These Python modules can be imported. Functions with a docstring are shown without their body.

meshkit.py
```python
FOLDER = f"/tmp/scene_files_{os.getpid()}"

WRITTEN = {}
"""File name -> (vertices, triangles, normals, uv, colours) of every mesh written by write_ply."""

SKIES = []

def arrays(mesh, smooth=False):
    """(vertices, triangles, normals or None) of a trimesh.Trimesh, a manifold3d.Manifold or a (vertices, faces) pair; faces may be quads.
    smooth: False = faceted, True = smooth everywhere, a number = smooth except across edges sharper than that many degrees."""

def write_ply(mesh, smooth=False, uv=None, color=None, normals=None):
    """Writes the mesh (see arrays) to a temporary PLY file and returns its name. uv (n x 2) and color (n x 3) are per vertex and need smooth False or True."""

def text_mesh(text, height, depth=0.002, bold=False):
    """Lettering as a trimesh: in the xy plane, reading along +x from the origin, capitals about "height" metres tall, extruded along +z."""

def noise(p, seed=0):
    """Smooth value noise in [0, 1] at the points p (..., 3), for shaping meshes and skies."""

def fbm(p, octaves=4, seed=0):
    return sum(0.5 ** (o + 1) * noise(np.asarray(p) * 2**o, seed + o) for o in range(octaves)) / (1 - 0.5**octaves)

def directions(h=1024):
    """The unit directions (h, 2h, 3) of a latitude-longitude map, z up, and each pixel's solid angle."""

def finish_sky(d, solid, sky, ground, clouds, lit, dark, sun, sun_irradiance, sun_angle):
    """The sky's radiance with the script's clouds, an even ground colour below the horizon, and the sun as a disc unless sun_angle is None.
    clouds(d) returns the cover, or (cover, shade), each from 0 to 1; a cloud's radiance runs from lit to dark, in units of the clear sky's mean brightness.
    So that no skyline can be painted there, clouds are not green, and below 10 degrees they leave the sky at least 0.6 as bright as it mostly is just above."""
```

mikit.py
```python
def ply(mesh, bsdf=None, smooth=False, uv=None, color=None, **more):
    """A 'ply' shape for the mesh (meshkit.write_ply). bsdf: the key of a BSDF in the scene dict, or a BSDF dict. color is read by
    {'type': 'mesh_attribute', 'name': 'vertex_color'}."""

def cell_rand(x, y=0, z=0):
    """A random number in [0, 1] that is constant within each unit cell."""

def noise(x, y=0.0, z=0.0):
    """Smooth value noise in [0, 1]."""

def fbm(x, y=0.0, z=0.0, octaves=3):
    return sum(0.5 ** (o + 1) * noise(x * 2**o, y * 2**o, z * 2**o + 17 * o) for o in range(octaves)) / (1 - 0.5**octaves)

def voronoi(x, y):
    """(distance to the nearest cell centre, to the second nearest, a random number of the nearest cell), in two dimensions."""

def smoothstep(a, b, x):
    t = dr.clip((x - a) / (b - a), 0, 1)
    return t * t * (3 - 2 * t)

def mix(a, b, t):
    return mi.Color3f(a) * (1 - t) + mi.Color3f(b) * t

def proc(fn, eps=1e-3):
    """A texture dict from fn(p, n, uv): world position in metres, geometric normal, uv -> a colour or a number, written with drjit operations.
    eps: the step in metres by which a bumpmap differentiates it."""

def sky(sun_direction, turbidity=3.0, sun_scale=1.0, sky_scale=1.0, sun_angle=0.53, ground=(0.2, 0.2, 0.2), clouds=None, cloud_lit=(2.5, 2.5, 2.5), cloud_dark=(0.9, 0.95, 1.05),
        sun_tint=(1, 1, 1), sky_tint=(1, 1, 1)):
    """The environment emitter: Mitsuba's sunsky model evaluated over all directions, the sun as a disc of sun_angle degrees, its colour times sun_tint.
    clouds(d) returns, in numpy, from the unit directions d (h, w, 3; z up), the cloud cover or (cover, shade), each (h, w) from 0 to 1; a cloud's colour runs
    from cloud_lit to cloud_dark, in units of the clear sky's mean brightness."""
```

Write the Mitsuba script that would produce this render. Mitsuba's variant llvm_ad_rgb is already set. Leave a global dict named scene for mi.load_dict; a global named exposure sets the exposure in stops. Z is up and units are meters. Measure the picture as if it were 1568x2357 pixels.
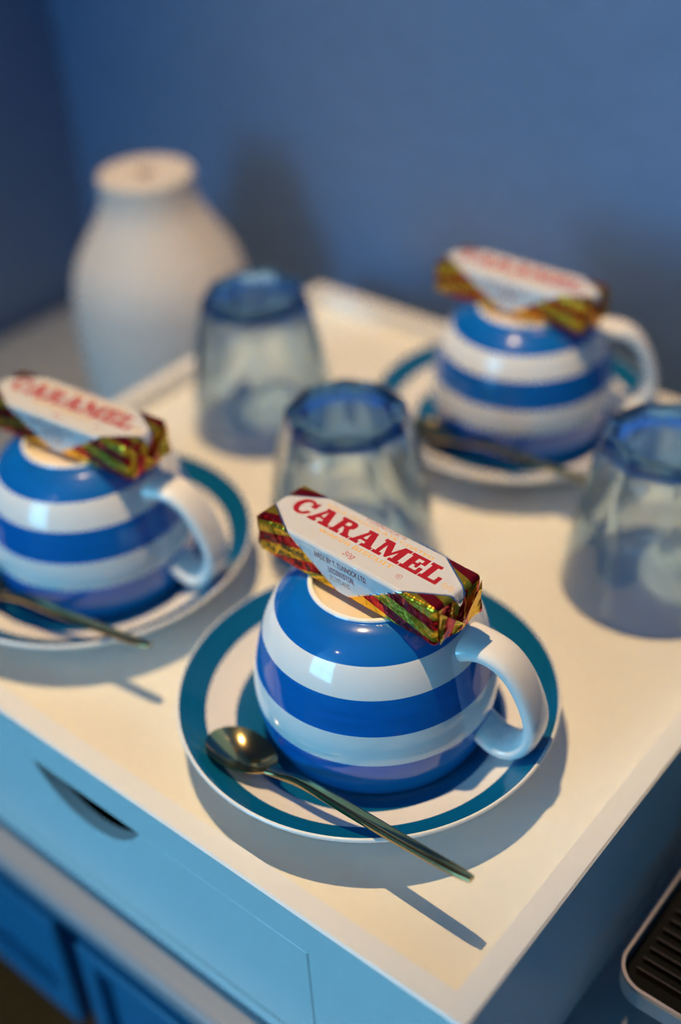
import math, random
import numpy as np, trimesh, manifold3d as m3d
import drjit as dr, mitsuba as mi
import mikit, meshkit
from mikit import noise, fbm, smoothstep, mix, proc
from scipy.interpolate import PchipInterpolator, CubicSpline
from shapely.geometry import Polygon, box as sbox, Point, LineString
from shapely.ops import unary_union
from shapely import affinity
T = mi.ScalarTransform4f
random.seed(7)
np.random.seed(7)
scene, labels = {'type': 'scene'}, {}
exposure = 0.0

# ------------------------------------------------------------------ camera
CAM = np.array([0.22866502, -0.27330555, 0.37395616])
FWD = np.array([-0.52897044, 0.60762248, -0.59244004])
UP = np.array([-0.34622807, 0.48284517, 0.80435481])
scene['camera'] = {
    'type': 'thinlens', 'fov': 2 * math.degrees(math.atan(784 / 2810.7)), 'fov_axis': 'x',
    'aperture_radius': 0.0085, 'focus_distance': 0.437, 'near_clip': 0.01, 'far_clip': 50.0,
    'to_world': T().look_at(origin=CAM.tolist(), target=(CAM + FWD).tolist(), up=UP.tolist())}

# ------------------------------------------------------------------ lights (the fittings are built further down)
LAMP = (-0.14, -0.05, 1.27)                       # the spotlight over the tray
LAMP_AIM = (-0.17, 0.12, 0.0)
LAMP_RADIANCE = (11000.0, 7500.0, 3500.0)
SIDE_LAMPS = [((-0.20, -1.05, 1.27), 0.045, (-0.06, 0.05, 0.0)), ((1.00, -0.05, 1.27), 0.10, None)]
WINDOW = (-1.45, -0.05, 0.00, 1.52)               # x0, x1, z0, z1 in the front wall
WINDOW_RADIANCE = (1.85, 6.6, 10.5)

# ------------------------------------------------------------------ materials
def principled(name, color, rough=0.5, **k):
    c = color if isinstance(color, dict) else {'type': 'rgb', 'value': list(color)}
    scene[name] = {'type': 'twosided', 'bsdf': {'type': 'principled', 'base_color': c, 'roughness': rough, **k}}
    return name

def bumped(name, color, rough, fn, scale, eps=2e-4, **k):
    c = color if isinstance(color, dict) else {'type': 'rgb', 'value': list(color)}
    scene[name] = {'type': 'twosided', 'bsdf': {'type': 'bumpmap', 'arbitrary': proc(fn, eps), 'scale': scale,
                   'bsdf': {'type': 'principled', 'base_color': c, 'roughness': rough, **k}}}
    return name

principled('paint_white', (0.80, 0.785, 0.765), 0.34, specular=0.5)
principled('paint_tray', (0.80, 0.78, 0.725), 0.34, specular=0.5)
principled('paint_wall', proc(lambda p, n, uv: mi.Color3f(0.112, 0.186, 0.345) * (0.96 + 0.08 * noise(p.x * 90, p.y * 90, p.z * 90))), 0.42, specular=0.6)
principled('paint_room', (0.46, 0.54, 0.58), 0.8)
principled('paint_ceiling', (0.85, 0.85, 0.85), 0.9)
principled('wood_floor', proc(lambda p, n, uv: mi.Color3f(0.10, 0.045, 0.020) * (0.7 + 0.6 * fbm(p.x * 4, p.y * 40, 0.0))), 0.45)
principled('wood_dark', (0.42, 0.10, 0.02), 0.5)
principled('stone_top', (0.235, 0.26, 0.31), 0.38)
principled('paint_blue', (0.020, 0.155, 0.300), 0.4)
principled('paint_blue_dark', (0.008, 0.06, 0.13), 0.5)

BLUE = (0.001, 0.125, 0.470)
GLAZE = (0.88, 0.86, 0.84)
EDGES = (0.0809, 0.0717, 0.0602, 0.0456, 0.0316)   # where the cup's bands change, heights above the table
def cup_bands(p, n, uv):
    z = uv.y
    e = 0.00018
    s = lambda a: smoothstep(a - e, a + e, z)
    blue = (1 - s(EDGES[0])) * s(EDGES[1]) + (1 - s(EDGES[2])) * s(EDGES[3]) + (1 - s(EDGES[4])) * s(0.0112)
    tone = 0.93 + 0.14 * noise(uv.x * 14, z * 500)
    return mix(mi.Color3f(*GLAZE), mi.Color3f(*BLUE) * tone, blue)
SB = (0.0764, 0.0662, 0.0545)
def saucer_bands(p, n, uv):
    r = uv.x
    e = 0.0002
    s = lambda a: smoothstep(a - e, a + e, r)
    blue = ((1 - s(SB[0])) * s(SB[1]) + (1 - s(SB[2])) * s(0.012)) * dr.select(uv.y > 0.5, 1.0, 0.0)
    tone = 0.93 + 0.14 * noise(uv.x * 2500, 3.0)
    return mix(mi.Color3f(*GLAZE), mi.Color3f(0.001, 0.110, 0.27) * tone, blue)
principled('glaze_cup', proc(cup_bands), 0.06, specular=0.55, clearcoat=0.6, clearcoat_gloss=0.97)
principled('glaze_saucer', proc(saucer_bands), 0.07, specular=0.55, clearcoat=0.5, clearcoat_gloss=0.97)
principled('glaze_white', GLAZE, 0.07, specular=0.55, clearcoat=0.6, clearcoat_gloss=0.97)
principled('biscuit_cream', (0.84, 0.72, 0.56), 0.3)
principled('porcelain_matte', (0.62, 0.565, 0.535), 0.6)
principled('hole_dark', (0.12, 0.09, 0.07), 0.8)
principled('brass', (0.50, 0.37, 0.17), 0.15, metallic=1.0)
principled('chrome', (0.85, 0.68, 0.56), 0.35, metallic=1.0)
principled('black_gloss', (0.010, 0.010, 0.011), 0.22)
principled('black_matte', (0.006, 0.006, 0.006), 0.8, specular=0.12)
principled('slat_metal', (0.30, 0.20, 0.14), 0.3, metallic=1.0)
principled('felt_dark', (0.012, 0.011, 0.010), 0.9, specular=0.1)
principled('grey_metal', (0.32, 0.34, 0.38), 0.35, metallic=0.6)
principled('frame_white', (0.8, 0.8, 0.8), 0.5)

def foil_color(p, n, uv):
    s = uv.y * 1000 - 0.26 * dr.abs(uv.x * 1000) + 2.55 + 0.026 * uv.x * 1000
    t = s / 9.8
    t = t - dr.floor(t)
    red = smoothstep(0.0, 0.03, t) * (1 - smoothstep(0.47, 0.50, t))
    return mix(mi.Color3f(0.92, 0.54, 0.035), mi.Color3f(0.56, 0.012, 0.018), red)
def foil_bump(p, n, uv):
    return fbm(uv.x * 260, uv.y * 260, 2.0) + 0.4 * fbm(uv.x * 900, uv.y * 300, 5.0)
bumped('foil_striped', proc(foil_color), 0.24, foil_bump, 0.0007, metallic=0.92)
bumped('foil_white', (0.82, 0.80, 0.79), 0.22, lambda p, n, uv: fbm(uv.x * 200, uv.y * 200, 8.0), 0.0004, metallic=0.25, specular=0.7)
bumped('foil_silver', (0.75, 0.77, 0.80), 0.15, lambda p, n, uv: fbm(uv.x * 260, uv.y * 260, 8.0), 0.0010, metallic=1.0)
principled('ink_red', (0.40, 0.008, 0.014), 0.35)
principled('ink_gold', (0.80, 0.46, 0.10), 0.4)
principled('ink_maroon', (0.22, 0.012, 0.03), 0.4)
principled('ink_black', (0.02, 0.015, 0.01), 0.4)

# blue tinted glass: colour by absorption on the way through
scene['tumbler_glass'] = {'type': 'blendbsdf', 'weight': proc(lambda p, n, uv: uv.x), 'refracting': {'type': 'dielectric', 'int_ior': 1.51, 'ext_ior': 1.0}, 'straight': {'type': 'thindielectric', 'int_ior': 1.51, 'ext_ior': 1.0}}
GLASS_MEDIUM = {'type': 'homogeneous', 'albedo': 0.0, 'sigma_t': {'type': 'rgb', 'value': [1.0, 0.42, 0.03]}, 'scale': 105.0}

# ------------------------------------------------------------------ helpers
used = set()
def key_of(name):
    if name not in used:
        used.add(name)
        return name
    i = 1
    while f'{name}_{i:03d}' in used:
        i += 1
    used.add(f'{name}_{i:03d}')
    return f'{name}_{i:03d}'

def thing(name, label, cat, group=None):
    k = key_of(name)
    labels[k] = {'label': label, 'category': cat}
    if group:
        labels[k]['group'] = group
    return k

def struct(name, shape, label=None):
    k = key_of(name)
    scene[k] = shape
    labels[k] = {'kind': 'structure'}
    if label:
        labels[k]['label'] = label
    return k

def part(parent, name, shape, label=None, to_world=None, kind=None):
    k = key_of(parent + '__' + name)
    scene[k] = dict(shape) if to_world is None else {**shape, 'to_world': to_world}
    d = {}
    if label:
        d['label'] = label
    if kind:
        d['kind'] = kind
    if d:
        labels[k] = d
    return k

def cat(ms):
    return trimesh.util.concatenate(ms)

def bx(x0, x1, y0, y1, z0, z1, bev=0.0):
    if bev <= 0:
        m = trimesh.creation.box(extents=(x1 - x0, y1 - y0, z1 - z0))
        m.apply_translation(((x0 + x1) / 2, (y0 + y1) / 2, (z0 + z1) / 2))
        return m
    pts = []
    for sx, X in ((1, x0), (-1, x1)):
        for sy, Y in ((1, y0), (-1, y1)):
            for sz, Z in ((1, z0), (-1, z1)):
                b = bev
                pts += [(X, Y + sy * b, Z + sz * b), (X + sx * b, Y, Z + sz * b), (X + sx * b, Y + sy * b, Z)]
    return trimesh.convex.convex_hull(np.array(pts))

def to_man(m):
    return m3d.Manifold(m3d.Mesh(np.asarray(m.vertices, np.float32), np.asarray(m.faces, np.uint32)))

def to_tri(man):
    m = man.to_mesh()
    return trimesh.Trimesh(np.asarray(m.vert_properties[:, :3], float), np.asarray(m.tri_verts), process=False)

def fillet(pts, radii, n=6):
    """A polyline with its inner corners rounded."""
    pts = [np.array(p, float) for p in pts]
    out = [pts[0]]
    for i in range(1, len(pts) - 1):
        a, b, c = pts[i - 1], pts[i], pts[i + 1]
        r = radii[i] if hasattr(radii, '__len__') else radii
        la, lc = np.linalg.norm(a - b), np.linalg.norm(c - b)
        t = min(r, la * 0.49, lc * 0.49)
        if t < 1e-7:
            out.append(b)
            continue
        p, q = b + (a - b) / la * t, b + (c - b) / lc * t
        for k in range(n + 1):
            s = k / n
            out.append((1 - s) ** 2 * p + 2 * s * (1 - s) * b + s * s * q)
    out.append(pts[-1])
    return np.array(out)

def lathe(prof, n=128, uvf=None):
    """Revolves (r, z) points about z; returns (mesh, uv). The outside is to the right of the walk when r grows... normals are fixed by volume."""
    prof = np.asarray(prof, float)
    a = np.linspace(0, 2 * np.pi, n + 1)
    r, z = prof[:, 0], prof[:, 1]
    V = np.stack([r[:, None] * np.cos(a), r[:, None] * np.sin(a), np.repeat(z[:, None], n + 1, 1)], -1)
    m = len(prof)
    I = np.arange(m * (n + 1)).reshape(m, n + 1)
    q = np.stack([I[:-1, :-1], I[:-1, 1:], I[1:, 1:], I[1:, :-1]], -1).reshape(-1, 4)
    f = np.vstack([q[:, [0, 1, 2]], q[:, [0, 2, 3]]])
    V = V.reshape(-1, 3)
    tri = V[f]
    vol = np.einsum('ij,ij->i', tri[:, 0], np.cross(tri[:, 1], tri[:, 2])).sum()
    if vol < 0:
        f = f[:, ::-1]
    uv = None
    if uvf is not None:
        uv = np.array([[uvf(i, k) for k in range(n + 1)] for i in range(m)]).reshape(-1, 2)
    return trimesh.Trimesh(V, f, process=False), uv

def seamless_normals(mesh):
    """Vertex normals that agree across the seam of a lathe (vertices at the same place)."""
    v, f = np.asarray(mesh.vertices), np.asarray(mesh.faces)
    key = np.round(v * 1e7).astype(np.int64)
    _, inv = np.unique(key, axis=0, return_inverse=True)
    inv = inv.ravel()
    fn = np.cross(v[f[:, 1]] - v[f[:, 0]], v[f[:, 2]] - v[f[:, 0]])
    N = np.zeros((inv.max() + 1, 3))
    for k in range(3):
        np.add.at(N, inv[f[:, k]], fn)
    N /= np.maximum(np.linalg.norm(N, axis=1, keepdims=True), 1e-30)
    return N[inv]

def ply_n(mesh, bsdf, uv=None, **more):
    path = meshkit.write_ply(mesh, False, uv, None, seamless_normals(mesh))
    return {'type': 'ply', 'filename': path, 'face_normals': False, 'bsdf': {'type': 'ref', 'id': bsdf}, **more}

def sweep(path, frames_up, sect, cap=True):
    """Sweeps closed section points (k, 2) given per step along the path; frames_up = side vectors."""
    P = np.asarray(path, float)
    t = np.gradient(P, axis=0)
    t /= np.linalg.norm(t, axis=1, keepdims=True)
    s = np.asarray(frames_up, float)
    s = s - (s * t).sum(1, keepdims=True) * t
    s /= np.linalg.norm(s, axis=1, keepdims=True)
    u = np.cross(t, s)
    sect = np.asarray(sect, float)
    if sect.ndim == 2:
        sect = np.repeat(sect[None], len(P), 0)
    V = P[:, None] + sect[:, :, :1] * s[:, None] + sect[:, :, 1:] * u[:, None]
    m, k = V.shape[:2]
    I = np.arange(m * k).reshape(m, k)
    q = np.stack([I[:-1], np.roll(I[:-1], -1, 1), np.roll(I[1:], -1, 1), I[1:]], -1).reshape(-1, 4)
    f = [np.vstack([q[:, [0, 1, 2]], q[:, [0, 2, 3]]])]
    V = V.reshape(-1, 3)
    if cap:
        n0 = len(V)
        V = np.vstack([V, P[:1], P[-1:]])
        i = np.arange(k)
        f.append(np.stack([i * 0 + n0, (i + 1) % k, i], 1))
        f.append(np.stack([i * 0 + n0 + 1, I[-1], I[-1][(i + 1) % k]], 1))
    m_ = trimesh.Trimesh(V, np.vstack(f), process=False)
    if m_.volume < 0:
        m_.invert()
    return m_

def place(x, y, z=0.0, deg=0.0):
    return T().translate([x, y, z]).rotate([0, 0, 1], deg)

# ------------------------------------------------------------------ the room
ZF, ZC = -0.90, 1.62                                # floor and ceiling, measured from the tray
YB, XL = 0.332, -0.560                              # back wall, alcove side
struct('floor', mikit.ply(bx(-2.8, 2.8, -3.2, 0.5, ZF - 0.05, ZF), 'wood_floor'), 'dark brown wooden floor')
struct('ceiling', mikit.ply(bx(-2.8, 2.8, -3.2, 0.5, ZC, ZC + 0.05), 'paint_ceiling'))
struct('wall_back', mikit.ply(bx(XL - 0.1, 2.7, YB, YB + 0.1, ZF, ZC), 'paint_wall'), 'slate blue painted wall behind the tray')
struct('wall_left', mikit.ply(bx(XL - 0.1, XL, -1.20, YB, ZF, ZC), 'paint_wall'), 'dark blue side of the alcove at the left')
struct('wall_left_front', mikit.ply(bx(-2.7, XL - 0.1, -1.20, -1.10, ZF, ZC), 'paint_room'))
struct('wall_far_left', mikit.ply(bx(-2.8, -2.7, -3.1, -1.1, ZF, ZC), 'paint_room'))
struct('wall_right', mikit.ply(bx(2.7, 2.8, -3.1, YB + 0.1, ZF, ZC), 'paint_room'))
wf = to_man(bx(-2.8, 2.8, -3.15, -3.05, ZF, ZC)) - to_man(bx(WINDOW[0], WINDOW[1], -3.3, -2.9, WINDOW[2], WINDOW[3]))
struct('wall_front', mikit.ply(to_tri(wf), 'paint_room'))
wx0, wx1, wz0, wz1 = WINDOW
fr = to_man(bx(wx0, wx1, -3.14, -3.04, wz0, wz1)) - to_man(bx(wx0 + .05, wx1 - .05, -3.3, -2.9, wz0 + .05, wz1 - .05))
win = struct('window_1', mikit.ply(to_tri(fr), 'frame_white'))
ncol, nrow = 2, 3
for i in range(1, ncol):
    x = wx0 + (wx1 - wx0) * i / ncol
    part(win, 'glazing_bar', mikit.ply(bx(x - .015, x + .015, -3.12, -3.06, wz0 + .05, wz1 - .05), 'frame_white'))
for i in range(1, nrow):
    z = wz0 + (wz1 - wz0) * i / nrow
    part(win, 'glazing_bar', mikit.ply(bx(wx0 + .05, wx1 - .05, -3.115, -3.065, z - .015, z + .015), 'frame_white'))
pane = trimesh.Trimesh([(wx0 + .05, -3.10, wz0 + .05), (wx1 - .05, -3.10, wz0 + .05), (wx1 - .05, -3.10, wz1 - .05), (wx0 + .05, -3.10, wz1 - .05)], [(0, 2, 1), (0, 3, 2)], process=False)
part(win, 'pane', mikit.ply(pane, 'frame_white', emitter={'type': 'area', 'radiance': {'type': 'rgb', 'value': list(WINDOW_RADIANCE)}}))

# ceiling spotlights: rod, can, bulb
def spotlight(loc, scale, label, aim=None):
    x, y, z = loc
    k = thing('ceiling_spotlight', label, 'ceiling light', 'ceiling spotlights')
    w = place(x, y, z)
    rw = w
    if aim is not None:
        d = np.array(loc) - np.array(aim)
        d /= np.linalg.norm(d)
        s_ = np.cross([0, 1, 0], d)
        s_ /= np.linalg.norm(s_)
        M = np.eye(4)
        M[:3, 0], M[:3, 1], M[:3, 2], M[:3, 3] = s_, np.cross(d, s_), d, loc
        w = T(M)
    can = fillet([(0.0, 0.075), (0.036, 0.075), (0.036, -0.112), (0.0345, -0.112), (0.0345, 0.008), (0.0, 0.008)], 0.002)
    part(k, 'can', ply_n(lathe(can, 48)[0], 'black_matte'), to_world=w)
    part(k, 'rod', mikit.ply(trimesh.creation.cylinder(0.006, segment=[(0, 0, 0.068), (0, 0, ZC - z)], sections=16), 'black_matte', smooth=40), to_world=rw)
    a = np.linspace(0, 2 * np.pi, 33)[:-1]
    v = np.vstack([[(0, 0, 0)], np.stack([0.0115 * np.cos(a), 0.0115 * np.sin(a), a * 0], 1)])
    i = np.arange(32)
    d = trimesh.Trimesh(v, np.stack([i * 0, (i + 1) % 32 + 1, i + 1], 1), process=False)
    part(k, 'bulb', mikit.ply(d, 'frame_white', emitter={'type': 'area', 'radiance': {'type': 'rgb', 'value': [c * scale for c in LAMP_RADIANCE]}}), to_world=w)
spotlight(LAMP, 1.0, 'black can spotlight hanging from the ceiling over the tray', LAMP_AIM)
for (loc, s, aim), wd in zip(SIDE_LAMPS, ('in front of the sideboard', 'to the right of the coffee machine')):
    spotlight(loc, s, 'black can spotlight hanging from the ceiling ' + wd, aim)

# ------------------------------------------------------------------ the sideboard
ZT = -0.0815                                         # its top
sb = thing('sideboard', 'blue painted sideboard with grey top, under the white drawer box', 'sideboard')
X0, X1, YF0 = -0.545, 0.75, -0.105
prof = fillet([(YF0 + 0.02, ZT), (YF0 - 0.003, ZT), (YF0 - 0.003, ZT - 0.015), (YF0 + 0.02, ZT - 0.015)], 0.007, 6)
prof = np.vstack([prof, [(0.325, ZT - 0.015), (0.325, ZT)]])
poly = Polygon(prof)
tm = trimesh.creation.extrude_polygon(poly, X1 - X0, engine='earcut')
tm.apply_transform(np.array([[0, 0, 1, X0], [1, 0, 0, 0], [0, 1, 0, 0], [0, 0, 0, 1.0]]))
if tm.volume < 0:
    tm.invert()
part(sb, 'top', mikit.ply(tm, 'stone_top', smooth=35), 'pale grey top board with rounded front edge')
ZA = -0.205
part(sb, 'rail', mikit.ply(bx(X0 + .01, X1 - .01, YF0 + 0.006, YF0 + 0.03, -0.1185, ZT - 0.015), 'paint_blue'))
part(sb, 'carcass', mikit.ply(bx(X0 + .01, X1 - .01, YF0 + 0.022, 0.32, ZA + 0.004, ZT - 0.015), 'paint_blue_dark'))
gaps = [-0.4585, -0.283, -0.1075, 0.068, 0.2435, 0.419, 0.5945]
for g0, g1 in zip(gaps[:-1], gaps[1:]):
    a, b = g0 + 0.008, g1 - 0.008
    d = part(sb, 'drawer', mikit.ply(to_tri(to_man(bx(a, b, YF0 + 0.002, YF0 + 0.024, ZA, -0.1195, .0012)) - to_man(bx(a + .011, b - .011, YF0 - 0.01, YF0 + 0.0085, ZA + .018, -0.1285))), 'paint_blue'))
    part(d, 'panel', mikit.ply(bx(a + .0155, b - .0155, YF0 + 0.0055, YF0 + 0.0095, ZA + .0225, -0.133, .0022), 'paint_blue'))
    part(d, 'knob', ply_n(lathe(fillet([(0, 0), (.004, 0), (.004, .008), (.009, .012), (.009, .017), (0, .019)], .002), 32)[0], 'brass'),
         to_world=T().translate([(a + b) / 2 - 0.06 * 0, YF0 + 0.0055, ZA + 0.036]).rotate([1, 0, 0], 90)) if a > 0.06 or a < -0.45 else None
part(sb, 'shelf', mikit.ply(bx(X0 + .02, X1 - .02, YF0 + .06, 0.31, -0.62, -0.60), 'wood_dark'), 'dark brown lower shelf')
for x in (X0 + .03, X1 - .03):
    for y in (YF0 + .05, .29):
        part(sb, 'leg', mikit.ply(bx(x - .02, x + .02, y - .02, y + .02, ZF + .0002, ZA + 0.004, .002), 'paint_blue'))

# ------------------------------------------------------------------ the white drawer box with its sunken tray top
bxk = thing('drawer_box', 'white painted box with raised rim and one drawer, standing on the sideboard', 'drawer box')
xL, xR, yF, yB, hl, w = -0.2726, 0.1112, -0.0925, 0.2942, 0.0105, 0.0096
body = to_man(bx(xL, xR, yF, yB, ZT, hl, 0.0009)) - to_man(bx(xL + w, xR - w, yF + w, yB - w, -0.004, 0.05))
part(bxk, 'tray_floor', mikit.ply(bx(xL + w + .0002, xR - w - .0002, yF + w + .0002, yB - w - .0002, -0.0039, 0.0), 'paint_tray'), 'cream white sunken tray floor')
dx0, dx1, dz1, dz0 = -0.2052, 0.0440, -0.0098, -0.0720
body = body - to_man(bx(dx0 - .0007, dx1 + .0007, yF - .02, yF + 0.0125, dz0 - .0007, dz1 + .0007)) - to_man(bx(dx0 + .012, dx1 - .012, yF, yF + 0.16, dz0 + .004, dz1 - .002))
part(bxk, 'body', mikit.ply(to_tri(body), 'paint_white', smooth=25))
nx0, nx1, nd = -0.1090, -0.0435, 0.0192
R = ((nx1 - nx0) ** 2 / 4 + nd ** 2) / (2 * nd)
cyl = trimesh.creation.cylinder(R, segment=[((nx0 + nx1) / 2, yF - .05, dz1 - nd + R), ((nx0 + nx1) / 2, yF + .05, dz1 - nd + R)], sections=256)
front = to_man(bx(dx0, dx1, yF + .0002, yF + 0.0060, dz0, dz1, 0.0009)) - to_man(cyl)
dk = part(bxk, 'drawer', mikit.ply(to_tri(front), 'paint_white', smooth=25), 'flush drawer front with a crescent finger notch')
inner = to_man(bx(dx0 + .0125, dx1 - .0125, yF + .0130, yF + .158, dz0 + .006, dz1 - .0025)) - to_man(bx(dx0 + .02, dx1 - .02, yF + .0145, yF + .150, dz0 + .014, dz1 - .004)) - to_man(bx(nx0 - .01, nx1 + .01, yF, yF + .03, dz1 - .024, 0.0))
part(dk, 'drawer_tray', mikit.ply(to_tri(inner), 'felt_dark'), 'dark lined drawer inside')

# ------------------------------------------------------------------ cups, saucers, spoons
CUP_R = PchipInterpolator(0.010 + np.array([0, .15, .35, .6, .85, 1.]) * 0.0717, [.0432, .0468, .0484, .0453, .0383, .0244])
zt = np.linspace(0.0112, 0.0795, 60)
outer = [(float(CUP_R(z)), z) for z in zt]
foot = fillet([outer[-1], (0.02470, 0.0805), (0.02430, 0.0817), (0.02270, 0.0817), (0.02220, 0.0795)], 0.0005, 4)
mouth = [(0.0395, 0.0140), (0.0402, 0.0112), (0.0414, 0.0101), (0.0426, 0.0103)]
zi = np.linspace(0.0165, 0.0735, 24)
inside = [(float(CUP_R(z)) - 0.0042 - 0.0016 * (z > 0.06), z) for z in zi][::-1]
prof = np.vstack([[(0.0, 0.0753)], [(0.012, 0.0752), (0.018, 0.0748)], inside[3:], mouth, outer, foot[1:]])
cm, cuv = lathe(prof, 160, lambda i, k: (k / 160.0, prof[i, 1]))
CUP_BODY = ply_n(cm, 'glaze_cup', cuv)
base = fillet([(0.0, 0.0791), (0.0214, 0.0791), (0.0224, 0.0800), (0.0224, 0.0770), (0.0, 0.0770)], 0.0006, 3)
CUP_BASE = ply_n(lathe(base, 96)[0], 'biscuit_cream')
hp = np.array([(.0385, .0655), (.046, .0668), (.0545, .0643), (.0612, .0572), (.0660, .0470), (.0682, .0365), (.0664, .0284), (.0612, .0224), (.0550, .0213), (.0495, .0243), (.0455, .0270)])
d = np.r_[0, np.cumsum(np.linalg.norm(np.diff(hp, axis=0), axis=1))]
tt = np.linspace(0, d[-1], 90)
hx, hz = CubicSpline(d, hp[:, 0])(tt), CubicSpline(d, hp[:, 1])(tt)
path = np.stack([hx, hx * 0, hz], 1)
a = np.linspace(0, 2 * np.pi, 41)[:-1]
e = lambda c, p: np.sign(c) * np.abs(c) ** p
W_ = 0.0083 + 0.0016 * np.exp(-(tt / 0.006) ** 2) - 0.0006 * np.sin(np.pi * tt / d[-1])
TH = 0.0035 + 0.0012 * np.exp(-(tt / 0.006) ** 2)
sec = np.stack([np.stack([ww * e(np.cos(a), .75), th * e(np.sin(a), .85)], 1) for ww, th in zip(W_, TH)])
CUP_HANDLE = ply_n(sweep(path, np.repeat([[0, 1, 0]], len(path), 0), sec), 'glaze_white')

sp_top = [(0.0, 0.0094), (0.042, 0.0094), (0.050, 0.0105), (0.060, 0.0142), (0.070, 0.0199), (0.0758, 0.0238)]
cs = PchipInterpolator([p[0] for p in sp_top], [p[1] for p in sp_top])
rr = np.linspace(0, 0.0758, 50)
top = [(r, float(cs(r))) for r in rr]
rim = [(0.0766, 0.02425), (0.0773, 0.0239), (0.0775, 0.0231), (0.0772, 0.0222)]
under = [(0.070, 0.0163), (0.060, 0.0102), (0.050, 0.0062), (0.042, 0.0043), (0.0325, 0.0036), (0.0318, 0.0006), (0.0310, 0.0002), (0.0290, 0.0002), (0.0283, 0.0006), (0.0275, 0.0040), (0.0, 0.0044)]
sprof = np.array(top + rim + under)
flag = np.array([1.0] * (len(top) + 2) + [0.0] * (len(rim) - 2 + len(under)))
sm, suv = lathe(sprof, 160, lambda i, k: (sprof[i, 0], flag[i]))
SAUCER = ply_n(sm, 'glaze_saucer', suv)

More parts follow.
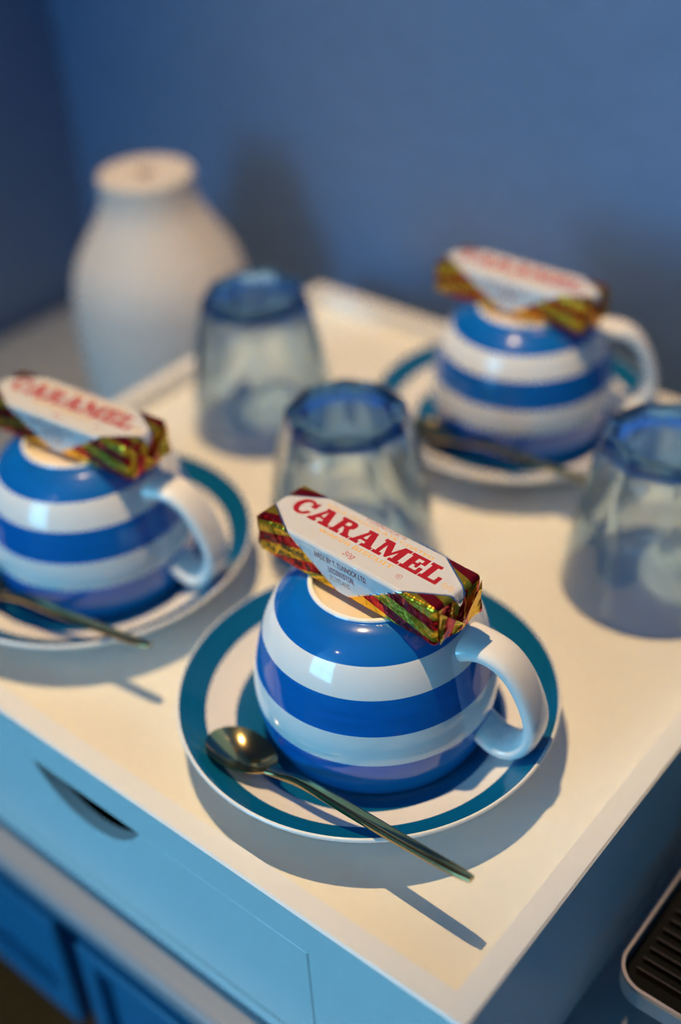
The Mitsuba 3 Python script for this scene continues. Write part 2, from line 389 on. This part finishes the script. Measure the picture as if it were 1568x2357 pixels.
# teaspoon, along +x, bowl at the start, handle end at the origin side x = 0.126
def bowl_mesh():
    L, Wd = 0.0160, 0.0116
    rows, cols = 16, 48
    def pt(s, a, lower):
        c, si = math.cos(a), math.sin(a)
        x = -L * c * s
        egg = 1.0 + 0.13 * c
        y = Wd * si * s * egg
        z = -0.0056 * (1 - s * s) - (0.0009 if lower else 0.0)
        return (0.0160 + x, y, z)
    V, F = [], []
    for lower in (0, 1):
        base_i = len(V)
        for i in range(rows + 1):
            for k in range(cols):
                s = i / rows
                V.append(pt(s, 2 * math.pi * k / cols, lower))
        for i in range(rows):
            for k in range(cols):
                q = [base_i + i * cols + k, base_i + i * cols + (k + 1) % cols, base_i + (i + 1) * cols + (k + 1) % cols, base_i + (i + 1) * cols + k]
                F += [(q[0], q[1], q[2]), (q[0], q[2], q[3])] if lower else [(q[0], q[2], q[1]), (q[0], q[3], q[2])]
    n = (rows + 1) * cols
    for k in range(cols):
        i0, i1 = rows * cols + k, rows * cols + (k + 1) % cols
        F += [(i0, i0 + n, i1), (i1, i0 + n, i1 + n)]
    m = trimesh.Trimesh(V, F, process=False)
    if m.volume < 0:
        m.invert()
    return m
SPOON_BOWL = mikit.ply(bowl_mesh(), 'brass', smooth=50)
hx = np.array([0.0309, 0.037, 0.043, 0.052, 0.065, 0.085, 0.105, 0.119, 0.1246])
hz = np.array([-0.0006, 0.0003, 0.0020, 0.0036, 0.0046, 0.0060, 0.0076, 0.0090, 0.0096])
hw = np.array([0.0034, 0.0021, 0.0018, 0.0021, 0.0025, 0.0027, 0.0026, 0.0024, 0.0017])
ht = np.array([0.0008, 0.0012, 0.0017, 0.0018, 0.0018, 0.0016, 0.0013, 0.0011, 0.0008])
xs = np.linspace(hx[0], hx[-1], 70)
P = np.stack([xs, xs * 0, PchipInterpolator(hx, hz)(xs)], 1)
wv, tv = PchipInterpolator(hx, hw)(xs), PchipInterpolator(hx, ht)(xs)
a = np.linspace(0, 2 * np.pi, 25)[:-1]
sec = np.stack([np.stack([ww * e(np.cos(a), .6), th * e(np.sin(a), .6)], 1) for ww, th in zip(wv, tv)])
SPOON_HANDLE = mikit.ply(sweep(P, np.repeat([[0, 1, 0]], len(P), 0), sec), 'brass', smooth=40)

SETS = [  # saucer centre, handle bearing, spoon (x, y, z of the bowl's tip, yaw, nose-up, roll), words
    ((0.0, 0.0), 9.0, (-0.0348, -0.0538, 0.0218, -2.6), 'in front'),
    ((-0.1688, 0.0006), 12.0, (-0.2060, -0.0540, 0.0218, 4.6), 'left'),
    ((-0.0726, 0.2220), 36.0, (-0.1080, 0.1755, 0.0218, -4.2), 'back')]
WORDS = {
    'in front': ('blue and white saucer nearest the camera, under the sharp front cup', 'upturned blue and white striped cup nearest the camera, sharply in focus', 'brass teaspoon on the front saucer with its bowl in full view'),
    'left': ('blue and white saucer cut off by the left picture edge', 'upturned blue and white striped cup at the left picture edge', 'brass teaspoon at the left whose bowl is out of the picture'),
    'back': ('blurred blue and white saucer at the back of the tray', 'blurred upturned blue and white striped cup at the back of the tray', 'blurred brass teaspoon on the back saucer behind the right tumbler')}
for (sx, sy), az, (qx, qy, qz, yaw), wd in SETS:
    s = thing('saucer', WORDS[wd][0], 'saucer', 'striped saucers on the tray')
    scene[s] = {**SAUCER, 'to_world': place(sx, sy)}
    c = thing('tea_cup', WORDS[wd][1], 'cup', 'upturned striped cups')
    cw = place(sx + 0.0041, sy + 0.0008, 0.0004, az)
    part(c, 'body', CUP_BODY, to_world=cw)
    part(c, 'handle', CUP_HANDLE, 'glossy white strap handle', to_world=cw)
    part(c, 'base', CUP_BASE, 'cream recessed base inside a white foot ring', to_world=cw)
    t = thing('teaspoon', WORDS[wd][2], 'spoon', 'brass teaspoons on the saucers')
    tw = T().translate([qx, qy, qz]).rotate([0, 0, 1], yaw).rotate([0, 1, 0], -0.5).rotate([1, 0, 0], -12)
    part(t, 'bowl', SPOON_BOWL, to_world=tw)
    part(t, 'handle', SPOON_HANDLE, to_world=tw)

# ------------------------------------------------------------------ wafer bars
LH, HA, HB, RC = 0.0440, 0.0130, 0.0172, 0.0016       # half length, half width, height, corner radius
def section_table():
    pts = [(0.0, HB)]
    for cx, cz, a0 in ((HA - RC, HB - RC, 90), (HA - RC, RC, 0), (-HA + RC, RC, -90), (-HA + RC, HB - RC, -180)):
        for k in range(7):
            an = math.radians(a0 - 15 * k)
            pts.append((cx + RC * math.cos(an), cz + RC * math.sin(an)))
    pts.append((0.0, HB))
    pts = np.array(pts)
    s = np.r_[0, np.cumsum(np.linalg.norm(np.diff(pts, axis=0), axis=1))]
    return pts, s
SEC, SS = section_table()
PER = SS[-1]
def bar_map(u, v, off=0.0):
    """Unwrapped foil (u along, v around from the middle of the top, + towards the front) to the bar's surface, raised by off."""
    u, v = np.asarray(u, float), np.asarray(v, float)
    s = np.mod(v, PER)
    y, z = -np.interp(s, SS, SEC[:, 0]), np.interp(s, SS, SEC[:, 1])
    y2, z2 = -np.interp(np.mod(s + 1e-4, PER), SS, SEC[:, 0]), np.interp(np.mod(s + 1e-4, PER), SS, SEC[:, 1])
    ty, tz = y2 - y, z2 - z
    l = np.hypot(ty, tz) + 1e-12
    ny, nz = -tz / l, ty / l
    flip = np.where(ny * y + nz * (z - HB / 2) < 0, -1.0, 1.0)
    ny, nz = ny * flip, nz * flip
    endness = np.clip((np.abs(u) - (LH - 0.0022)) / 0.0022, 0, 1)
    shrink = 0.0016 * (1 - np.sqrt(np.maximum(1 - endness ** 2, 0)))
    P3 = np.stack([u * 700, v * 700, v * 0], -1)
    top = np.clip(1 - np.abs(z - HB) / 0.001, 0, 1)
    crinkle = (meshkit.fbm(P3 * 0.45 + 11, 2, 3) - 0.5) * 0.00085 * (0.25 + 0.75 * np.clip((np.abs(u) - 0.018) / 0.02, 0, 1)) * (1 - 0.8 * top)
    o = off - shrink + crinkle
    over = np.maximum(np.abs(u) - LH, 0)
    x = np.clip(u, -LH, LH) + np.sign(u) * np.where(over > 0, 0.0007 + off, 0)
    return np.stack([x, y + ny * o, z + nz * o - over], -1)

def flat_grid(nu, nv):
    u = np.concatenate([np.linspace(-0.0525, -LH, 6)[:-1], np.linspace(-LH, -LH + .0022, 6)[:-1], np.linspace(-LH + .0022, LH - .0022, nu), np.linspace(LH - .0022, LH, 6)[1:], np.linspace(LH, 0.0525, 6)[1:]])
    s = np.unique(np.round(np.concatenate([SS, np.linspace(0, PER, nv)]), 7))
    v = np.where(s > PER / 2, s - PER, s)
    v = np.sort(np.unique(np.concatenate([v, [-PER / 2, PER / 2]])))
    U, Vv = np.meshgrid(u, v, indexing='ij')
    I = np.arange(U.size).reshape(U.shape)
    q = np.stack([I[:-1, :-1], I[1:, :-1], I[1:, 1:], I[:-1, 1:]], -1).reshape(-1, 4)
    return trimesh.Trimesh(np.stack([U.ravel(), Vv.ravel(), U.ravel() * 0], 1), np.vstack([q[:, [0, 1, 2]], q[:, [0, 2, 3]]]), process=False)

def cut(m, normal, origin):
    return trimesh.intersections.slice_mesh_plane(m, normal, origin, cap=False)

def diamond_planes(a, b):
    out = []
    for su in (1, -1):
        for sv in (1, -1):
            n = np.array([-su / a, -sv / b, 0.0])
            n /= np.linalg.norm(n)
            out.append((n, np.array([su * a, 0, 0.0])))
    return out

GRID = flat_grid(70, 60)
def inside_of(m, a, b):
    for n, o in diamond_planes(a, b):
        m = cut(m, n, o)
    return m
def outside_of(m, a, b):
    out = []
    for n, o in diamond_planes(a, b):
        piece = cut(m, -n, o)
        if len(piece.faces):
            out.append(piece)
        m = cut(m, n, o)
    return cat(out)
LAB, SIL = (0.0478, 0.0296), (0.0490, 0.0304)
def bent(flat, bsdf, off=0.0):
    uv = np.asarray(flat.vertices)[:, :2]
    V = bar_map(uv[:, 0], uv[:, 1], off)
    m = trimesh.Trimesh(V, flat.faces, process=False)
    f = np.asarray(m.faces)
    c = V[f].mean(1)
    n = np.cross(V[f[:, 1]] - V[f[:, 0]], V[f[:, 2]] - V[f[:, 0]])
    if ((n * (c - [0, 0, HB / 2])).sum(1)).sum() < 0:
        m.invert()
    path = meshkit.write_ply(m, False, uv, None, seamless_normals(m))
    return {'type': 'ply', 'filename': path, 'face_normals': False, 'bsdf': {'type': 'ref', 'id': bsdf}}
band = cut(cut(GRID, [-1, 0, 0], [LH, 0, 0]), [1, 0, 0], [-LH, 0, 0])
BAR_WRAPPER_SIDE = outside_of(band, *SIL)
BAR_LABEL = bent(inside_of(GRID, *LAB), 'foil_white', 0.00004)
BAR_EDGE = bent(outside_of(inside_of(GRID, *SIL), *LAB), 'foil_silver', 0.00002)
# ends: crumpled caps and folded flaps
def end_cap(sx):
    s = np.linspace(0, PER, 121)[:-1]
    rings = np.linspace(1, 0.0, 14)
    edge = bar_map(np.full(len(s), sx * LH), np.where(s > PER / 2, s - PER, s))
    c = np.array([sx * LH, 0, HB / 2])
    V, UV, F = [], [], []
    for r in rings:
        p = c + (edge - c) * r
        dep = np.minimum(HB - p[:, 2], 0.02)
        wr = (meshkit.fbm(np.stack([p[:, 1] * 420, p[:, 2] * 160, p[:, 2] * 0 + sx], -1), 3, 5) - 0.5) * 0.0017 * min(1, (1 - r) * 6)
        p[:, 0] = sx * LH + sx * (wr + 0.0003 * (1 - r))
        V.append(p)
        UV.append(np.stack([LH + dep, -p[:, 1] * 1.0 + 0.004], 1))
    k = len(s)
    for i in range(len(rings) - 1):
        for j in range(k):
            q = (i * k + j, i * k + (j + 1) % k, (i + 1) * k + (j + 1) % k, (i + 1) * k + j)
            F += [(q[0], q[1], q[2]), (q[0], q[2], q[3])]
    V, UV = np.vstack(V), np.vstack(UV)
    F = np.array(F)
    n = np.cross(V[F[:, 1]] - V[F[:, 0]], V[F[:, 2]] - V[F[:, 0]])[:, 0].sum()
    if n * sx < 0:
        F = F[:, ::-1]
    return trimesh.Trimesh(V, F, process=False), UV
side = BAR_WRAPPER_SIDE
sideV = bar_map(side.vertices[:, 0], side.vertices[:, 1])
ms, uvs = [trimesh.Trimesh(sideV, side.faces, process=False)], [np.asarray(side.vertices)[:, :2]]
f_ = np.asarray(ms[0].faces)
nn = np.cross(sideV[f_[:, 1]] - sideV[f_[:, 0]], sideV[f_[:, 2]] - sideV[f_[:, 0]])
if (nn * (sideV[f_].mean(1) - [0, 0, HB / 2])).sum() < 0:
    ms[0].invert()
for sx in (1, -1):
    m_, uv_ = end_cap(sx)
    ms.append(m_)
    uvs.append(uv_)
wrap, wuv = cat(ms), np.vstack(uvs)
BAR_WRAPPER = {'type': 'ply', 'filename': meshkit.write_ply(wrap, False, wuv, None, seamless_normals(wrap)), 'face_normals': False, 'bsdf': {'type': 'ref', 'id': 'foil_striped'}}
def flap(sx, sy):
    """Folded triangular foil flap on an end: hinge along the end's upright edge, free edge running down to the bottom."""
    hi = np.array([sx * (LH + .0004), sy * (HA - .0012), HB - .0016])
    lo = np.array([sx * (LH + .0004), sy * (HA - .0012), 0.0012])
    tip = np.array([sx * (LH + .0006), sy * -0.0035, 0.0008])
    n = 14
    V, UV, F = [], [], []
    for layer in (0, 1):
        for i in range(n + 1):
            for j in range(n + 1):
                a_, b_ = i / n, j / n
                p = (1 - a_) * (hi + (lo - hi) * b_) + a_ * (hi + (tip - hi) * b_)
                lift = 0.0003 + 0.0011 * a_ ** 2 * math.sin(math.pi * min(1, b_ * .9 + .05)) + (0.00025 if layer == 0 else 0.0)
                wr = 0.0005 * math.sin(7 * a_ + 9 * b_) * b_
                p = p + np.array([sx * (lift + wr), 0, 0])
                V.append(p)
                UV.append((LH + (HB - p[2]) * .6, -p[1] * .8 + .0035 * sy))
    k = (n + 1) ** 2
    for layer in (0, 1):
        for i in range(n):
            for j in range(n):
                q = [layer * k + i * (n + 1) + j, layer * k + i * (n + 1) + j + 1, layer * k + (i + 1) * (n + 1) + j + 1, layer * k + (i + 1) * (n + 1) + j]
                F += [(q[0], q[1], q[2]), (q[0], q[2], q[3])]
    m = trimesh.Trimesh(V, F, process=False)
    return m, np.array(UV)
FLAPS = []
for sx in (1, -1):
    for sy in (1, -1):
        m_, uv_ = flap(sx, sy)
        FLAPS.append({'type': 'ply', 'filename': meshkit.write_ply(m_, True, uv_), 'face_normals': False, 'bsdf': {'type': 'ref', 'id': 'foil_striped'}})

# lettering: flat print on the foil
def slab(ch):
    B = lambda x0, y0, x1, y1: sbox(x0, y0, x1, y1)
    S = .17
    if ch == 'L':
        return unary_union([B(.10, 0, .40, 1), B(0, 1 - S, .55, 1), B(0, 0, .93, S), B(.72, 0, .93, .46)]), .93
    if ch == 'E':
        return unary_union([B(.10, 0, .40, 1), B(0, 1 - S, .90, 1), B(.70, .60, .90, 1), B(0, 0, .95, S), B(.75, 0, .95, .42), B(.40, .43, .60, .57), B(.55, .32, .69, .68)]), .95
    if ch == 'A':
        o = Polygon([(.08, S * .9), (.44, 1), (.80, 1), (1.10, S * .9), (.74, S * .9), (.68, .30), (.40, .30), (.34, S * .9)])
        h = Polygon([(.44, .44), (.63, .44), (.545, .80)])
        return unary_union([o.difference(h), B(0, 0, .46, S), B(.60, 0, 1.20, S), B(.32, 1 - S * .8, .80, 1)]), 1.20
    if ch == 'R':
        bowl = Polygon([(.38, 1), (.66, 1), (.82, .96), (.92, .86), (.94, .73), (.90, .60), (.80, .50), (.66, .46), (.38, .46)])
        hole = Polygon([(.40, .84), (.55, .84), (.62, .80), (.64, .73), (.62, .66), (.55, .62), (.40, .62)])
        leg = Polygon([(.48, .50), (.76, .50), (1.0, S * .9), (.68, S * .9)])
        return unary_union([B(.10, 0, .40, 1), B(0, 1 - S, .5, 1), B(0, 0, .52, S), bowl.difference(hole), leg, B(.64, 0, 1.10, S)]), 1.10
    if ch == 'M':
        return unary_union([B(.10, 0, .30, 1), B(.98, 0, 1.28, 1), B(0, 1 - S, .42, 1), B(.98, 1 - S, 1.40, 1), B(0, 0, .46, S), B(.86, 0, 1.40, S),
                            Polygon([(.20, 1), (.48, 1), (.74, .42), (1.0, 1), (1.06, 1), (1.06, .74), (.72, .06), (.62, .06), (.20, .90)])]), 1.40
    o = affinity.scale(Point(.52, .5).buffer(1, 32), .52, .52)
    h = affinity.scale(Point(.56, .5).buffer(1, 32), .24, .345)
    c = o.difference(h).difference(B(.62, .36, 1.2, .63))
    return unary_union([c, B(.86, .60, 1.0, 1.0), B(.70, .60, 1.0, .72)]), 1.02
def slab_word(word):
    gs, x = [], 0.0
    for ch in word:
        g, wd = slab(ch)
        gs.append(affinity.translate(g, x, 0))
        x += wd + .045
    return gs, x - .045
def poly_mesh(g):
    out = []
    for q in getattr(g, 'geoms', [g]):
        v, f = trimesh.creation.triangulate_polygon(q, engine='earcut')
        out.append(trimesh.Trimesh(np.column_stack([v, np.zeros(len(v))]), f, process=False))
    return cat(out)
def printed(flat, u0, v0, bsdf, off=0.00013, scale=(1, 1), arc=0.0, shear=0.0):
    """flat: a mesh in the xy plane (x right, y up, metres). Prints it with its origin at (u0, v0); y up runs to the back."""
    v = np.asarray(flat.vertices)[:, :2] * scale
    xx, yy = v[:, 0] + shear * v[:, 1], v[:, 1]
    mid = (xx.min() + xx.max()) / 2
    half = max((xx.max() - xx.min()) / 2, 1e-9)
    U_, V_ = u0 + xx, v0 - yy - arc * (1 - ((xx - mid) / half) ** 2)
    P_ = bar_map(U_, V_, off)
    m = trimesh.Trimesh(P_, flat.faces, process=False)
    return m
def text_flat(s, h, width=None, bold=False):
    m = meshkit.text_mesh(s, h, 0.001, bold)
    keep = m.face_normals[:, 2] > 0.5
    m = trimesh.Trimesh(m.vertices, m.faces[keep], process=False)
    m.remove_unreferenced_vertices()
    v = np.asarray(m.vertices).copy()
    v[:, 2] = 0
    v[:, 0] -= v[:, 0].min()
    if width:
        v[:, 0] *= width / v[:, 0].max()
    return trimesh.Trimesh(v, m.faces, process=False)
gs, wl = slab_word('CARAMEL')
big = poly_mesh(unary_union(gs))
PRINT = [('title', 'ink_red', printed(big, -0.0370, 0.0024, 'ink_red', scale=(0.0722 / wl, 0.0094))),]
red2, gold, maroon, black = [], [], [], []
red2.append(printed(text_flat("TUNNOCK'S", .0015, .0200), -0.0092, -0.0103, ''))
gold.append(printed(text_flat('MILK CHOCOLATE COATED', .0015, .0520, True), -0.0262, -0.0077, '', arc=0.0002))
gold.append(printed(text_flat('WAFER BISCUIT', .0019, .0360, True), -0.0185, 0.0056, ''))
red2.append(printed(text_flat('30g', .0022, .0050), -0.0020, 0.0102, '', shear=.15))
ring = Point(0, 0).buffer(.00125, 24).difference(Point(0, 0).buffer(.00108, 24))
red2.append(printed(poly_mesh(ring), 0.0225, 0.0070, ''))
red2.append(printed(text_flat('R', .0012), 0.0225 - .00045, 0.0076, ''))
for j in range(3):
    xs_ = np.linspace(0, .0052, 40)
    ys_ = .00045 * np.sin(xs_ / .0052 * 4 * np.pi) - j * .0009
    gold.append(printed(poly_mesh(LineString(np.stack([xs_, ys_], 1)).buffer(.00012, cap_style=2)), 0.0370, -0.0002, ''))
FV = HA + 0.0006                                     # where the front face begins
maroon.append(printed(text_flat('MADE BY T. TUNNOCK LTD.', .0023, .0258, True), -0.0133, FV + .0035, ''))
maroon.append(printed(text_flat('UDDINGSTON,', .0023, .0128, True), -0.0065, FV + .0073, ''))
maroon.append(printed(text_flat('SCOTLAND.', .0021, .0106), -0.0060, FV + .0107, ''))
black.append(printed(text_flat('BEST BEFORE', .0024, .0215, True), -0.0405, FV + .0085, ''))
black.append(printed(text_flat('04 APR 25  B', .0024, .0230, True), -0.0390, FV + .0127, ''))
PRINT += [('small_print', 'ink_red', cat(red2)), ('gold_print', 'ink_gold', cat(gold)), ('address_print', 'ink_maroon', cat(maroon)), ('date_print', 'ink_black', cat(black))]
PRINT = [(n, mikit.ply(m, b)) for n, b, m in PRINT]
BARS = [((0.0026, -0.0012), -3.6, 'red and gold striped wafer bar with legible white label, on the front cup'),
        ((-0.1625, 0.0000), 5.0, 'slightly blurred red and gold striped wafer bar on the left cup'),
        ((-0.0715, 0.2215), 0.0, 'strongly blurred red and gold wafer bar on the cup at the back')]
for (x, y), yaw, lab in BARS:
    b = thing('wafer_bar', lab, 'chocolate bar', 'wrapped wafer bars on the cups')
    wd = place(x, y, 0.0822, yaw)
    part(b, 'wrapper', BAR_WRAPPER, to_world=wd)
    lk = part(b, 'label', BAR_LABEL, 'white diamond label', to_world=wd)
    part(b, 'label_edge', BAR_EDGE, to_world=wd)
    for fsh in FLAPS:
        part(b, 'end_flap', fsh, to_world=wd)
    for n, sh in PRINT:
        if n == 'date_print':
            part(b, n, sh, to_world=wd)
        else:
            part(lk, n, sh, to_world=wd)

# ------------------------------------------------------------------ tumblers, upside down
def tumbler_mesh(n=270, facets=9, turn=0.2):
    Hh = 0.0830
    a = np.linspace(0, 2 * np.pi, n + 1)[:-1]
    am = np.mod(a - turn, 2 * np.pi / facets) - np.pi / facets
    def outer(s):                                     # s = 0 at the base (top), 1 at the mouth (table)
        rnd = 0.0300 + 0.0118 * s + 0.0010 * math.sin(math.pi * s)
        flat = (0.0262 + 0.0176 * s + 0.0012 * math.sin(math.pi * s)) / np.cos(am)
        k = 0.0003
        h = np.clip(0.5 + 0.5 * (flat - rnd) / k, 0, 1)
        return flat * (1 - h) + rnd * h - k * h * (1 - h)
    rows, share = [], []
    def add(r, z, wt=0.18):
        rows.append(np.stack([r * np.cos(a), r * np.sin(a), np.full(n, z) if np.isscalar(z) else z], 1))
        share.append(np.full(n, wt))
    add(np.full(n, 1e-6), Hh - 0.0022, 0.92)
    for f in (0.35, 0.6, 0.74):
        add(outer(0) * f, Hh - 0.0022 + 0.0004 * f, 0.92)
    add(outer(0) * 0.82, Hh - 0.0008, 0.0)
    add(outer(0) * 0.88, Hh, 0.0)
    add(outer(0) * 0.95, Hh - 0.0003, 0.0)
    for s in np.linspace(0.014, 0.97, 60):
        add(outer(s), Hh * (1 - s), 0.0 if s < 0.09 else 0.18)
    add(np.full(n, 0.0417), 0.0012)
    add(np.full(n, 0.0410), 0.0003)
    add(np.full(n, 0.0400), 0.0012)
    for s in np.linspace(0.96, 0.10, 50):
        t_ = 0.0019 + 0.0010 * (1 - s) + 0.0042 * math.exp(-(s - 0.09) / 0.05)
        ri = (0.0300 + 0.0118 * s + 0.0010 * math.sin(math.pi * s)) - t_
        blend = np.clip((0.7 - s) / 0.4, 0, 1) * 0.2
        add(ri * (1 - blend) + blend * np.minimum(ri, outer(s) - t_), Hh * (1 - s))
    zb = Hh * (1 - 0.075)
    for f, dz in ((0.92, 0.0), (0.8, 0.0012), (0.5, 0.002), (0.2, 0.0022)):
        add(np.full(n, 0.0225 * f), zb - 0.0022 + dz, 0.0 if f > 0.85 else 0.92)
    add(np.full(n, 1e-6), zb, 0.92)
    m = len(rows)
    I = np.arange(m * n).reshape(m, n)
    q = np.stack([I[:-1], np.roll(I[:-1], -1, 1), np.roll(I[1:], -1, 1), I[1:]], -1).reshape(-1, 4)
    t = trimesh.Trimesh(np.vstack(rows), np.vstack([q[:, [0, 1, 2]], q[:, [0, 2, 3]]]), process=False)
    if t.volume < 0:
        t.invert()
    sh = np.concatenate(share)
    return t, np.stack([sh, sh], 1)
TMESH, TUV = tumbler_mesh()
TUMBLER = mikit.ply(TMESH, 'tumbler_glass', smooth=True, uv=TUV)
TUMBLER['interior'] = GLASS_MEDIUM
for (x, y), rot, lab in (((0.0480, 0.1530), 10, 'upturned pale blue faceted tumbler cut off by the right picture edge'),
                         ((-0.0800, 0.0890), 0, 'upturned pale blue faceted tumbler behind the front cup, middle of the three'),
                         ((-0.1970, 0.1550), 17, 'blurred upturned pale blue faceted tumbler in front of the white vase')):
    g = thing('tumbler', lab, 'glass', 'upturned blue tumblers')
    scene[g] = {**TUMBLER, 'to_world': place(x, y, 0.0, rot)}

# ------------------------------------------------------------------ white bottle vase on the sideboard
VX, VY = -0.352, 0.2235
pts = np.array([(0.0530, 0.0015), (0.0545, 0.006), (0.0572, 0.030), (0.0590, 0.052), (0.0598, 0.075), (0.0588, 0.096), (0.0558, 0.111), (0.0512, 0.122), (0.0452, 0.132), (0.0392, 0.1415), (0.0342, 0.150), (0.0314, 0.1575), (0.0304, 0.166), (0.0306, 0.1735)])
zz = np.linspace(pts[0, 1], pts[-1, 1], 60)
vp = np.stack([PchipInterpolator(pts[:, 1], pts[:, 0])(zz), zz], 1)
prof = np.vstack([[(0, 0.0002), (0.0510, 0.0002), (0.0525, 0.0006)], vp, [(0.0303, 0.1748), (0.0294, 0.1756), (0.0280, 0.1756), (0.0055, 0.1746), (0.0046, 0.1742), (0.0044, 0.1730), (0.0044, 0.160), (0, 0.160)]])
vk = thing('vase', 'white matte bottle shaped vase with flat top, left of the drawer box', 'vase')
part(vk, 'body', ply_n(lathe(prof, 96)[0], 'porcelain_matte'), to_world=place(VX, VY, ZT))
part(vk, 'opening', ply_n(lathe(fillet([(0, .1738), (.0050, .1738), (.0050, .1752), (.0036, .1752), (.0036, .1742), (0, .1742)], .0004, 3), 32)[0], 'hole_dark'), 'small dark hole in the flat top', to_world=place(VX, VY, ZT))

# ------------------------------------------------------------------ coffee machine at the right edge
ck = thing('coffee_machine', 'black coffee machine with slatted drip tray, lower right beside the drawer box', 'coffee machine')
zt_ = -0.046
ox0, ox1, oy0, oy1 = 0.1235, 0.2350, -0.0125, 0.1300
outl = sbox(ox0, oy0, ox1, oy1).buffer(-.013).buffer(.013, 24)
def ext(poly, z0, z1):
    m = trimesh.creation.extrude_polygon(poly, z1 - z0, engine='earcut')
    m.apply_translation((0, 0, z0))
    return m
rim_ = to_man(ext(outl, zt_ - .0095, zt_)) - to_man(ext(outl.buffer(-.0012), zt_ - .0075, zt_ + .01))
part(ck, 'drip_tray_rim', mikit.ply(to_tri(rim_), 'grey_metal', smooth=30), 'metal rim of the drip tray')
lipm = to_man(ext(outl.buffer(.0001), zt_ - .0012, zt_ + .0008)) - to_man(ext(outl.buffer(-.0012), zt_ - .01, zt_ + .01))
part(ck, 'drip_tray_lip', mikit.ply(to_tri(lipm), 'chrome', smooth=30))
part(ck, 'drip_tray', mikit.ply(ext(outl.buffer(-.0013), zt_ - .0074, zt_ - .0058), 'black_matte'))
y = oy0 + .0105
while y < 0.06:
    part(ck, 'slat', mikit.ply(bx(ox0 + .0062, ox1 - .006, y - .0002, y + .0002, zt_ - .0055, zt_ - .0016), 'slat_metal'))
    part(ck, 'slat_bar', mikit.ply(bx(ox0 + .0062, ox1 - .006, y + .0006, y + .0043, zt_ - .0055, zt_ - .0035, .0003), 'black_matte'))
    y += .00535
part(ck, 'base', mikit.ply(bx(ox0 + .030, ox1 - .004, oy0 + .030, 0.300, ZT + .0002, zt_ - .0096, .002), 'black_matte'))
part(ck, 'body', mikit.ply(bx(ox0 + .012, ox1 + .02, 0.062, 0.300, zt_ - .0095, 0.10, .006), 'black_gloss'))
